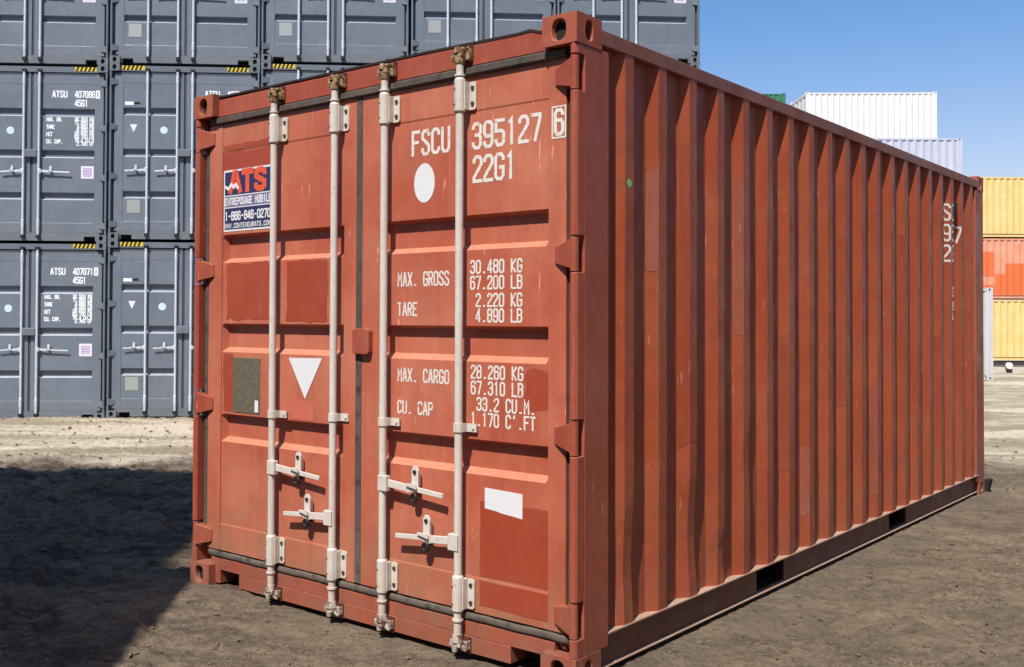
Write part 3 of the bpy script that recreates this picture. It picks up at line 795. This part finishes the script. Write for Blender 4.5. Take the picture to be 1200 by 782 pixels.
small('30.480 KG', 1.878, 1.601); small('67.200 LB', 1.878, 1.535); small('2.220 KG', 1.9085, 1.462); small('4.890 LB', 1.9085, 1.398)
small('MAX. GROSS', 1.461, 1.555, .057); small('TARE', 1.461, 1.424, .054)
small('28.260 KG', 1.884, 1.163); small('67.310 LB', 1.884, 1.097); small('33.2 CU.M.', 1.9145, 1.030)
small("1.170 C'.FT", 1.884, .966)
small('MAX. CARGO', 1.463, 1.133, .054); small('CU. CAP', 1.463, .992, .052)
bm = BM(); n = 32
plate(bm, [(1.614+.060*math.cos(2*math.pi*i/n), 2.003+.086*math.sin(2*math.pi*i/n)) for i in range(n)], YO+.0028); obj('round_sticker', bm, M['white'], dr)
bm = BM(); plate(bm, [(1.958, .628), (2.02, .622), (2.05, .616), (2.10, .612), (2.150, .606), (2.150, .706), (1.958, .712)], YO+.0028, .0022); obj('white_label', bm, M['white'], dr)
bm = BM(); plate(bm, ragged(1.932, 2.276, .345, .655, .003, .05, 5), YO+.0028); obj('paint_patch', bm, M['patch'], dr)
bm = BM(); plate(bm, ragged(1.934, 2.276, .224, .328, .003, .05, 6), YO-.0002); obj('paint_patch', bm, M['patch'], dr)
bm = BM(); plate(bm, ragged(2.165, 2.270, 1.05, 1.20, .012, .03, 7), YO+.0028, .0005); obj('paint_patch', bm, M['patch'], dr)
# left door decals
for a_ in ((.225, .575, 1.400, 1.690, .007, .03, 2), (.700, 1.000, 1.395, 1.690, .007, .03, 3), (.205, .286, .925, 1.222, .004, .04, 4), (.196, .600, 2.182, 2.276, .006, .03, 9)):
    bm = BM(); plate(bm, ragged(*a_), YO+.0028); obj('paint_patch', bm, M['patch'], dl)
bm = BM(); plate(bm, ragged(.196, .60, 2.2905, 2.315, .004, .03, 8), YO-.0002); obj('paint_patch', bm, M['patch'], dl)
bm = BM(); plate(bm, ragged(.742, .906, .915, 1.008, .002, .05, 3), YO+.0028); obj('paint_patch', bm, M['palepatch'], dl)
bm = BM(); plate(bm, [(.726, 1.214), (.846, 1.018), (.966, 1.218)], YO+.0016, .0012); obj('triangle_sticker', bm, M['white'], dl)
bm = BM(); plate(bm, rect(.288, .505, .922, 1.204), YO+.0028, .003); o = obj('data_plate', bm, M['dullplate'], dl)
bm = BM(); plate(bm, rect(.466, .494, .930, .990), YO-.0004, .0006); obj('white_label', bm, M['white'], dl)
# the ATS sticker
SX0, SX1, SZ0, SZ1 = .198, .604, 1.862, 2.184
ys = YO+.0026
bm = BM(); plate(bm, rect(SX0, SX1, SZ0, SZ1), ys, .0012); 
def sl(x0, x1, z0, z1, mi, k=1): plate(bm, rect(x0, x1, z0, z1), ys-.0012-.0006*(k-1), .0006, mi)
sl(SX0+.008, SX1-.008, 2.052, SZ1-.010, 1); sl(SX0+.008, SX1-.008, 1.990, 2.046, 3); sl(SX0+.008, SX1-.008, SZ0+.010, 1.984, 1)
sm = doormap(ys-.0012-.0006-.0005)
text(bm, 'A', .252, 2.072, .094, .1, .080, .032, sm, 2); text(bm, 'T', .358, 2.072, .094, .1, .070, .032, sm, 2); text(bm, 'S', .462, 2.072, .094, .1, .068, .030, sm, 2)
sm2 = doormap(ys-.0012-.0006-.0016)
ribbon(bm, [(.210, 2.098), (.238, 2.086), (.262, 2.108), (.282, 2.092), (.298, 2.106), (.318, 2.086)], .016, sm2, 0, 0)
text(bm, 'ENTREPOSAGE', .212, 2.001, .034, .0205, .0138, .0066, sm, 0); text(bm, 'MOBILE', .458, 2.001, .034, .0218, .0148, .0068, sm, 0)
text(bm, '1-866-846-0270', .212, 1.922, .040, .0265, .0182, .0082, sm, 0)
text(bm, 'WWW.CONTENEURATS.COM', .212, 1.880, .022, .0186, .0125, .0044, sm, 0)
obj('company_sticker', bm, [M['white'], M['navy'], M['orange'], M['pstrip']], dl)
# side wall markings, following the corrugation
def smap(a, b, l=0):
    return (W-.003-prof_at(prof, a)+.0022+l, a, b)
for s_, y, z, h_, cw_, th_ in (('S', 5.050, 2.175, .115, .052, .017), ('C', 5.125, 2.175, .115, .052, .017), ('9', 5.050, 2.020, .115, .052, .017), ('5', 5.125, 2.020, .115, .052, .017),
        ('7', 5.328, 2.020, .115, .060, .017), ('2', 5.050, 1.865, .115, .052, .017), ('G', 5.125, 1.865, .115, .052, .017),
        ('3', 5.130, 1.600, .060, .05, .020), ('E', 5.130, 1.500, .050, .05, .018), ('L', 5.130, 1.430, .045, .05, .018)):
    bm = BM(); text(bm, s_, y, z, h_, .1, cw_, th_, smap, 0, .008); obj('lettering', bm, M['letter'], side)
# repainted and faded stretches on single ribs
def rib_patch(k, part, z0, z1, mat, seed):
    y = .362+.2795*k; a_, b_ = {'flank': (y-.054, y-.001), 'crest': (y+.002, y+.066), 'both': (y-.054, y+.066)}[part]
    ysl = [a_]+([y] if part == 'both' else [])+[b_]
    r_ = random.Random(seed); bm = BM()
    lo = [bm.verts.new((W-.003-prof_at(prof, v)+.0012, v, z0+r_.uniform(-.02, .02))) for v in ysl]
    hi = [bm.verts.new((W-.003-prof_at(prof, v)+.0012, v, z1+r_.uniform(-.02, .02))) for v in ysl]
    for i in range(len(ysl)-1): bm.faces.new((lo[i], lo[i+1], hi[i+1], hi[i]))
    obj('paint_patch', bm, mat, side)
rib_patch(2, 'both', .85, 2.21, M['patch2'], 1); rib_patch(6, 'flank', .60, 1.35, M['patch2'], 2); rib_patch(7, 'flank', .35, .72, M['fade2'], 3)
rib_patch(4, 'flank', 1.35, 2.1, M['fade2'], 4); rib_patch(9, 'both', .9, 1.9, M['patch2'], 5); rib_patch(11, 'flank', .3, 1.0, M['fade2'], 6)
rib_patch(13, 'flank', .8, 2.0, M['patch2'], 7); rib_patch(16, 'both', .5, 1.3, M['patch2'], 8); rib_patch(1, 'flank', 1.62, 2.05, M['fade2'], 9)
bm = BM(); n = 16; cyl(bm, (W-.0035, .395, 1.968), (W-.0015, .395, 1.968), .017, n=16); obj('green_dot', bm, M['green'], side)
bm = BM(); box(bm, W-.036, W-.006, 5.185, 5.300, 2.225, 2.322)
for k in range(5): box(bm, W-.0062, W-.003, 5.190, 5.295, 2.235+k*.018, 2.243+k*.018)
obj('vent', bm, M['lip'], side)
# ================================================================== grey stack
GH = 2.896; GL = 12.192
GR = (M['grod'], M['grod'], M['bolt'], M['black'])
def grey_container():
    root = thing('shipping_container', '', 'shipping container')
    gs, pr = container_shell(root, GL, GH, (M['gframe'], M['gframe'], M['gdoor'], M['gframe'], M['gframe'], M['gdoor']), detail=False, rows=1,
                             sill_holes=((.19, .37), (2.068, 2.248)))
    gb = [(2.185, 2.055), (1.505, 1.375), (.810, .690)]
    a = obj('door', door_panel_bm(.075, 1.198, .155, 2.735, .215, 1.105, gb, YO, .105, (.31, 2.585), .12), M['gdoor'], root)
    b = obj('door', door_panel_bm(1.240, 2.363, .155, 2.735, 1.34, 2.225, gb, YO, .105, (.31, 2.585), .12), M['gdoor'], root)
    for d, x0, x1 in ((a, .08, 1.198), (b, 1.24, 2.36)):
        bm = BM(); box(bm, x0, x1, .047, .10, 2.7352, 2.760); box(bm, x0, x1, .047, .10, .1525, .1548)
        obj('gasket', bm, M['ggasket'], d)
    bm = BM(); box(bm, 1.1985, 1.2395, .062, .10, .16, 2.73); obj('gasket', bm, M['ggasket'], a)
    bm = BM(); box(bm, 1.115, 1.325, -.02, .047, 1.375, 1.500); obj('overlap_plate', bm, M['gframe'], b, bevel=.01)
    for z in HZ(GH):
        obj('hinge', hinge_bm(.0225, -1, z), M['gframe'], a); obj('hinge', hinge_bm(W-.0225, 1, z), M['gframe'], b)
    kw = dict(detail=False, r=.020, zt=GH-.10, zb=.085, mid=.86)
    rod_set(a, .615, GR, GH, handle=(-1, 1.15, .36), **kw); rod_set(a, 1.100, GR, GH, handle=(-1, 1.15, .36), **kw)
    rod_set(b, 1.345, GR, GH, handle=(1, 1.15, .50), **kw)
    # marks
    n = 5
    for x0, x1 in ((.19, .56), (1.90, 2.248)):
        bm = BM(); box(bm, x0, x1, .0405, .043, 2.80, 2.868)
        for k in range(n):
            x = x0+.01+k*.066; prism(bm, [(x, .0395, 2.80), (x+.034, .0395, 2.80), (x+.062, .0395, 2.868), (x+.028, .0395, 2.868)], (0, .0012, 0), 1)
        obj('hazard_stripe', bm, [M['yellow'], M['black']], root)
    bm = BM(); plate(bm, [(.325, 1.905), (.385, 1.775), (.445, 1.905)], YO+.0028); obj('triangle_sticker', bm, M['white'], a)
    bm = BM(); plate(bm, [(.875+.062*math.cos(i*.3927), 1.815+.062*math.sin(i*.3927)) for i in range(16)], YO+.0028); obj('round_sticker', bm, M['skyblue'], a)
    bm = BM(); plate(bm, rect(.245, .385, 2.225, 2.275), YO+.0028); plate(bm, rect(.385, .49, 2.235, 2.275), YO+.0028, .0016, 1); obj('owner_label', bm, [M['gletter'], M['black']], a)
    bm = BM(); plate(bm, rect(.290, .500, .445, .665), YO+.0028, .004); obj('data_plate', bm, M['silver'], a)
    bm = BM(); plate(bm, rect(2.010, 2.215, 1.04, 1.245), YO+.0028); plate(bm, rect(2.045, 2.18, 1.075, 1.21), YO+.0014, .001, 1)
    for k in range(3): plate(bm, rect(2.055, 2.170, 1.088+k*.042, 1.100+k*.042), YO+.0003, .0008, 0)
    obj('violet_label', bm, [M['white'], M['lilac']], b)
    return root, b
def grey_number(num, parent=None):
    bm = BM(); text(bm, num, 1.905, 2.372, .098, .055, .037, .017, doormap(YO+.0015))
    o = obj('lettering', bm, M['gletter'], parent); o['num'] = 1; return o
def grey_letters(parent):
    m = doormap(YO+.0015)
    def ln(*a, mm=m):
        s_, x, zb, h, pitch, cw, th = a
        for wd in s_.split(' '):
            if wd: bm = BM(); text(bm, wd, x, zb, h, pitch, cw, th, mm); obj('lettering', bm, M['gletter'], parent)
            x += pitch*(len(wd)+1)
    ln('ATSU', 1.545, 2.372, .098, .062, .042, .017)
    m3 = doormap(YO-.0045)
    bm = BM(); ribbon(bm, [(2.242, 2.360), (2.242, 2.484), (2.300, 2.484), (2.300, 2.360), (2.242, 2.360)], .010, m3)
    text(bm, '0', 2.255, 2.372, .098, .05, .032, .015, m3); obj('lettering', bm, M['gletter'], parent)
    ln('45G1', 1.905, 2.228, .098, .054, .038, .017)
    for k, t_ in enumerate(['MAX. GR.', 'TARE', 'NET', 'CU. CAP.']):
        ln(t_, 1.452, 1.975-k*.120, .056, .033, .024, .013)
    for k, t_ in enumerate(['32.500 KG', '71.650 LB', '3.880 KG', '8.550 LB', '28.620 KG', '63.100 LB', '76.4 CU.M', '2.700 CF']):
        ln(t_, 1.905+.0345*(9-len(t_)), 1.990-k*.058, .048, .0345, .025, .012)
def copy_tree(o, parent=None):
    c = o.copy(); COL.objects.link(c)
    if parent: c.parent = parent; c.matrix_parent_inverse = o.matrix_parent_inverse
    for ch in list(o.children): copy_tree(ch, c)
    return c
g0, gdoor = grey_container()
grey_letters(gdoor); mesh_a = grey_number('407086', gdoor).data
tmp = grey_number('407071'); mesh_b = tmp.data; bpy.data.objects.remove(tmp)
COLS = [(-8.97, -.290), (-6.51, -.262), (-4.05, -.222), (-1.60, -.150), (.87, -.050), (3.325, -.045)]
colw = ['column just outside the left edge', 'leftmost visible column', 'second column from the left', 'middle column', 'second column from the right', 'rightmost column']
roww = ['standing on the ground in the', 'second from the ground in the', 'third from the ground in the']
phi = math.radians(41.07+3.5); first = True
for ci, (R0, zb) in enumerate(COLS):
    for k in range(3):
        rt_ = g0 if first else copy_tree(g0); first = False
        Fp = 11.25+(R0+4.05)*.0612
        rt_.location = fr(Fp, R0, zb+k*(GH+.004)); rt_.rotation_euler = (0, 0, phi)
        rt_['label'] = 'slate grey container '+roww[k]+' '+colw[ci]; rt_['category'] = 'shipping container'
        rt_['group'] = 'slate grey containers stacked in the yard'
        if 1:
            for d in rt_.children:
                for ch in d.children:
                    if ch.get('num'): ch.data = mesh_b if k == 0 else mesh_a

# ================================================================== far stacks
def plain(key, name, col, fade, Ln, Hn, rust=.3):
    m = paint(name+' paint', col, fade, rust=rust, dirt=.25, rough=.55, dents=.2, streak=.8, mud=(.35, .30, .22), dirtz=.5)
    root = thing('shipping_container', '', 'shipping container')
    container_shell(root, Ln, Hn, (m,)*6, detail=False, rows=1, front_door=False, sill_holes=())
    bm = BM(); xs = [.12+i*(W-.24)/16 for i in range(17)]
    a = [bm.verts.new((x, .055+(.03 if i % 4 in (1, 2) else 0), .153)) for i, x in enumerate(xs)]
    b = [bm.verts.new((x, .055+(.03 if i % 4 in (1, 2) else 0), Hn-.119)) for i, x in enumerate(xs)]
    for i in range(16): bm.faces.new((a[i], a[i+1], b[i+1], b[i]))
    obj('end_wall', bm, m, root)
    return root
AX = math.atan2(-FV.y, -FV.x)                      # long side turned to the camera
protos = {}
def put(key, F, R, z, label, group=None, rz=0, right=True):
    """right front corner of the long side at (F, R)"""
    fresh, o, Ln = protos[key]
    c = o if fresh else copy_tree(o); protos[key][0] = False
    a = AX+rz; ex = Vector((math.cos(a), math.sin(a), 0)); ey = Vector((-math.sin(a), math.cos(a), 0))
    p = fr(F, R, z)-ex*W-ey*Ln
    c.location = p; c.rotation_euler = (0, 0, a); c['label'] = label; c['category'] = 'shipping container'
    if group: c['group'] = group
    elif 'group' in c: del c['group']
    return c
def proto(key, *a): protos[key] = [True, plain(key, *a), a[3]]
proto('white', 'chalk white', (.70, .70, .70), (.64, .64, .63), 6.058, 2.591, .1)
proto('corner', 'dull white', (.52, .52, .52), (.47, .47, .46), 6.058, 2.591, .4)
proto('pale', 'pale lilac white', (.45, .47, .57), (.50, .51, .60), 6.058, 2.896, .2)
proto('yellow', 'faded yellow', (.68, .48, .17), (.74, .56, .25), 6.058, 2.591, .9)
proto('orange', 'faded orange', (.64, .24, .14), (.68, .33, .22), 6.058, 2.591, .9)
proto('green', 'deep green', (.03, .16, .075), (.05, .19, .10), 6.058, 2.896, .3)
# white: five high
for k in range(5):
    put('white', 42.48, 24.70, -.81+k*2.594, 'white container %s of the five high white stack' % ['at the bottom', 'second from the bottom', 'in the middle', 'just below the top', 'at the very top'][k], 'white containers in the far stack', rz=math.radians(-2))
for k in range(3):
    put('pale', 32.4, 20.72, -.49+k*2.899, 'pale lilac container %s of the stack before the white one' % ['at the bottom', 'in the middle', 'at the top'][k], 'pale lilac containers in the far stack')
for k in range(5):
    put('green', 50.48, 20.34, -.66+k*2.899, 'dark green container %s of the farthest stack' % ['at the bottom', 'second from the bottom', 'in the middle', 'just below the top', 'at the very top'][k], 'green containers in the farthest stack')
YR = 24.1+6.058
put('yellow', 37.88, YR, -.235, 'lower yellow container under the orange one at the right edge')
oc = put('orange', 37.88, YR, -.235+2.597, 'faded orange container between two yellow ones at the right edge')
put('yellow', 37.88, YR, -.235+2*2.597, 'upper yellow container on top of the orange one at the right edge')
# bright orange repainted areas on the orange container's side
mo = simple('bright orange repaint', (.68, .15, .045), .55, 0, .15, 4)
ow, opr = W, side_profile(6.058)
def orange_patch(y0, y1, z0, z1):
    bm = BM(); ysl = sorted({y0, y1}|{y for y, d in opr if y0 < y < y1})
    a = [bm.verts.new((W-.003-prof_at(opr, y)+.004, y, z0)) for y in ysl]; b = [bm.verts.new((W-.003-prof_at(opr, y)+.004, y, z1)) for y in ysl]
    for i in range(len(ysl)-1): bm.faces.new((a[i], a[i+1], b[i+1], b[i]))
    obj('paint_patch', bm, mo, oc)
orange_patch(.12+.12, .72, .95, 2.0); orange_patch(.80, 5.82, .17, 1.05); orange_patch(.24, .79, .17, .60); orange_patch(1.2, 2.1, 1.055, 1.5)
# white container whose end corner shows past the red one
put('corner', 23.18, 16.83, -.235, 'white container standing on the ground, only its corner showing past the red container')
# footing beam under the yellow stack
t = thing('support_beam', 'dark steel beam on a pale concrete footing beneath the lower yellow container', 'beam', fr(37.95, 24.1, -.84), AX)
bm = BM(); box(bm, -.25, 0, 0, 6.05, .42, .60); obj('beam', bm, simple('dark beam steel', (.05, .045, .045), .7), t)
bm = BM(); box(bm, -.5, -.05, -.3, 6.3, -.1, .42); obj('footing', bm, simple('pale concrete', (.55, .50, .43), .9, 0, .2, 5), t)
bm = BM(); cyl(bm, (.0, 1.35, .40), (.10, 1.35, .40), .14, n=14); cyl(bm, (.02, 1.35, .15), (.09, 1.35, .15), .10, n=14, mi=1); obj('roller', bm, [M['white'], M['black']], t)

# ================================================================== stacks outside the frame that throw the shadow on the left, then added sky blockers
MG = [True]
protos['gshade'] = [True, plain('gshade', 'mid grey', (.15, .17, .20), (.17, .19, .22), 12.192, 2.896, .1), 12.192]
protos['gshort'] = [True, plain('gshort', 'blue grey', (.15, .17, .20), (.17, .19, .22), 6.058, 2.896, .1), 6.058]
def put_end(key, F, R, z, label, group):
    """far right corner of the end at (F, R), length running back towards -F"""
    fresh, o, Ln = protos[key]; c = o if fresh else copy_tree(o); protos[key][0] = False
    c.location = fr(F, R-W, z)+RV*W; c.rotation_euler = (0, 0, math.atan2(-RV.y, -RV.x)); c['label'] = label; c['category'] = 'shipping container'; c['group'] = group
lv = ['at the bottom', 'second from the bottom', 'in the middle', 'just below the top', 'at the very top']
for col_ in range(2):
    for k in range(5):
        put_end('gshade', -5.18, -4.94-col_*2.46, -.015+k*2.899, 'long grey container %s, %s tall shading column outside the frame' % (lv[k], ('near', 'far')[col_]), 'long grey containers outside the left edge')
for k in range(2):
    put_end('gshort', -3.33, -1.87, -.015+k*2.899, 'short grey container %s of the low stack outside the left edge' % lv[4*k], 'short grey containers outside the left edge')

for k in range(4):  # added unseen stack, keeps sky light off the red side wall
    c_ = copy_tree(protos['gshade'][1]); c_.location = fr(-12.9, 8.6, -.015+k*2.899)+RV*W; c_.rotation_euler = (0, 0, math.atan2(RV.y, RV.x)); c_.location = fr(-12.9, 8.6, -.015+k*2.899)
    c_['label'] = 'long grey container %s of the added sky-blocking stack beyond the right edge' % ['at the bottom', 'second from the bottom', 'just below the top', 'at the very top'][k]; c_['category'] = 'shipping container'; c_['group'] = 'added long grey containers blocking sky outside the right edge'

# small black wedge at the far foot of the red container
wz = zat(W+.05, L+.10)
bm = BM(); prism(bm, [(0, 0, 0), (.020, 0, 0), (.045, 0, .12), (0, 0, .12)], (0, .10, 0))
wd = obj('black_wedge', bm, simple('plain wedge black', (.018, .015, .014), .8), None, bevel=.006)
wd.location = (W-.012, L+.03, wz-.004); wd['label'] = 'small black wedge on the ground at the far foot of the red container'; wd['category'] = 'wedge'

for k in range(4):  # added unseen stack, cuts the sky light reaching the doors
    c_ = copy_tree(protos['gshade'][1]); c_.location = fr(-19.0-W, -5.0, -.015+k*2.899)+FV*W; c_.rotation_euler = (0, 0, AX+math.pi); c_.location = fr(-19.0-W, 7.2, -.015+k*2.899)
    c_['label'] = 'long grey container %s of the added sky-blocking stack behind the camera' % ['at the bottom', 'second from the bottom', 'just below the top', 'at the very top'][k]; c_['category'] = 'shipping container'; c_['group'] = 'added long grey containers blocking sky behind the camera'
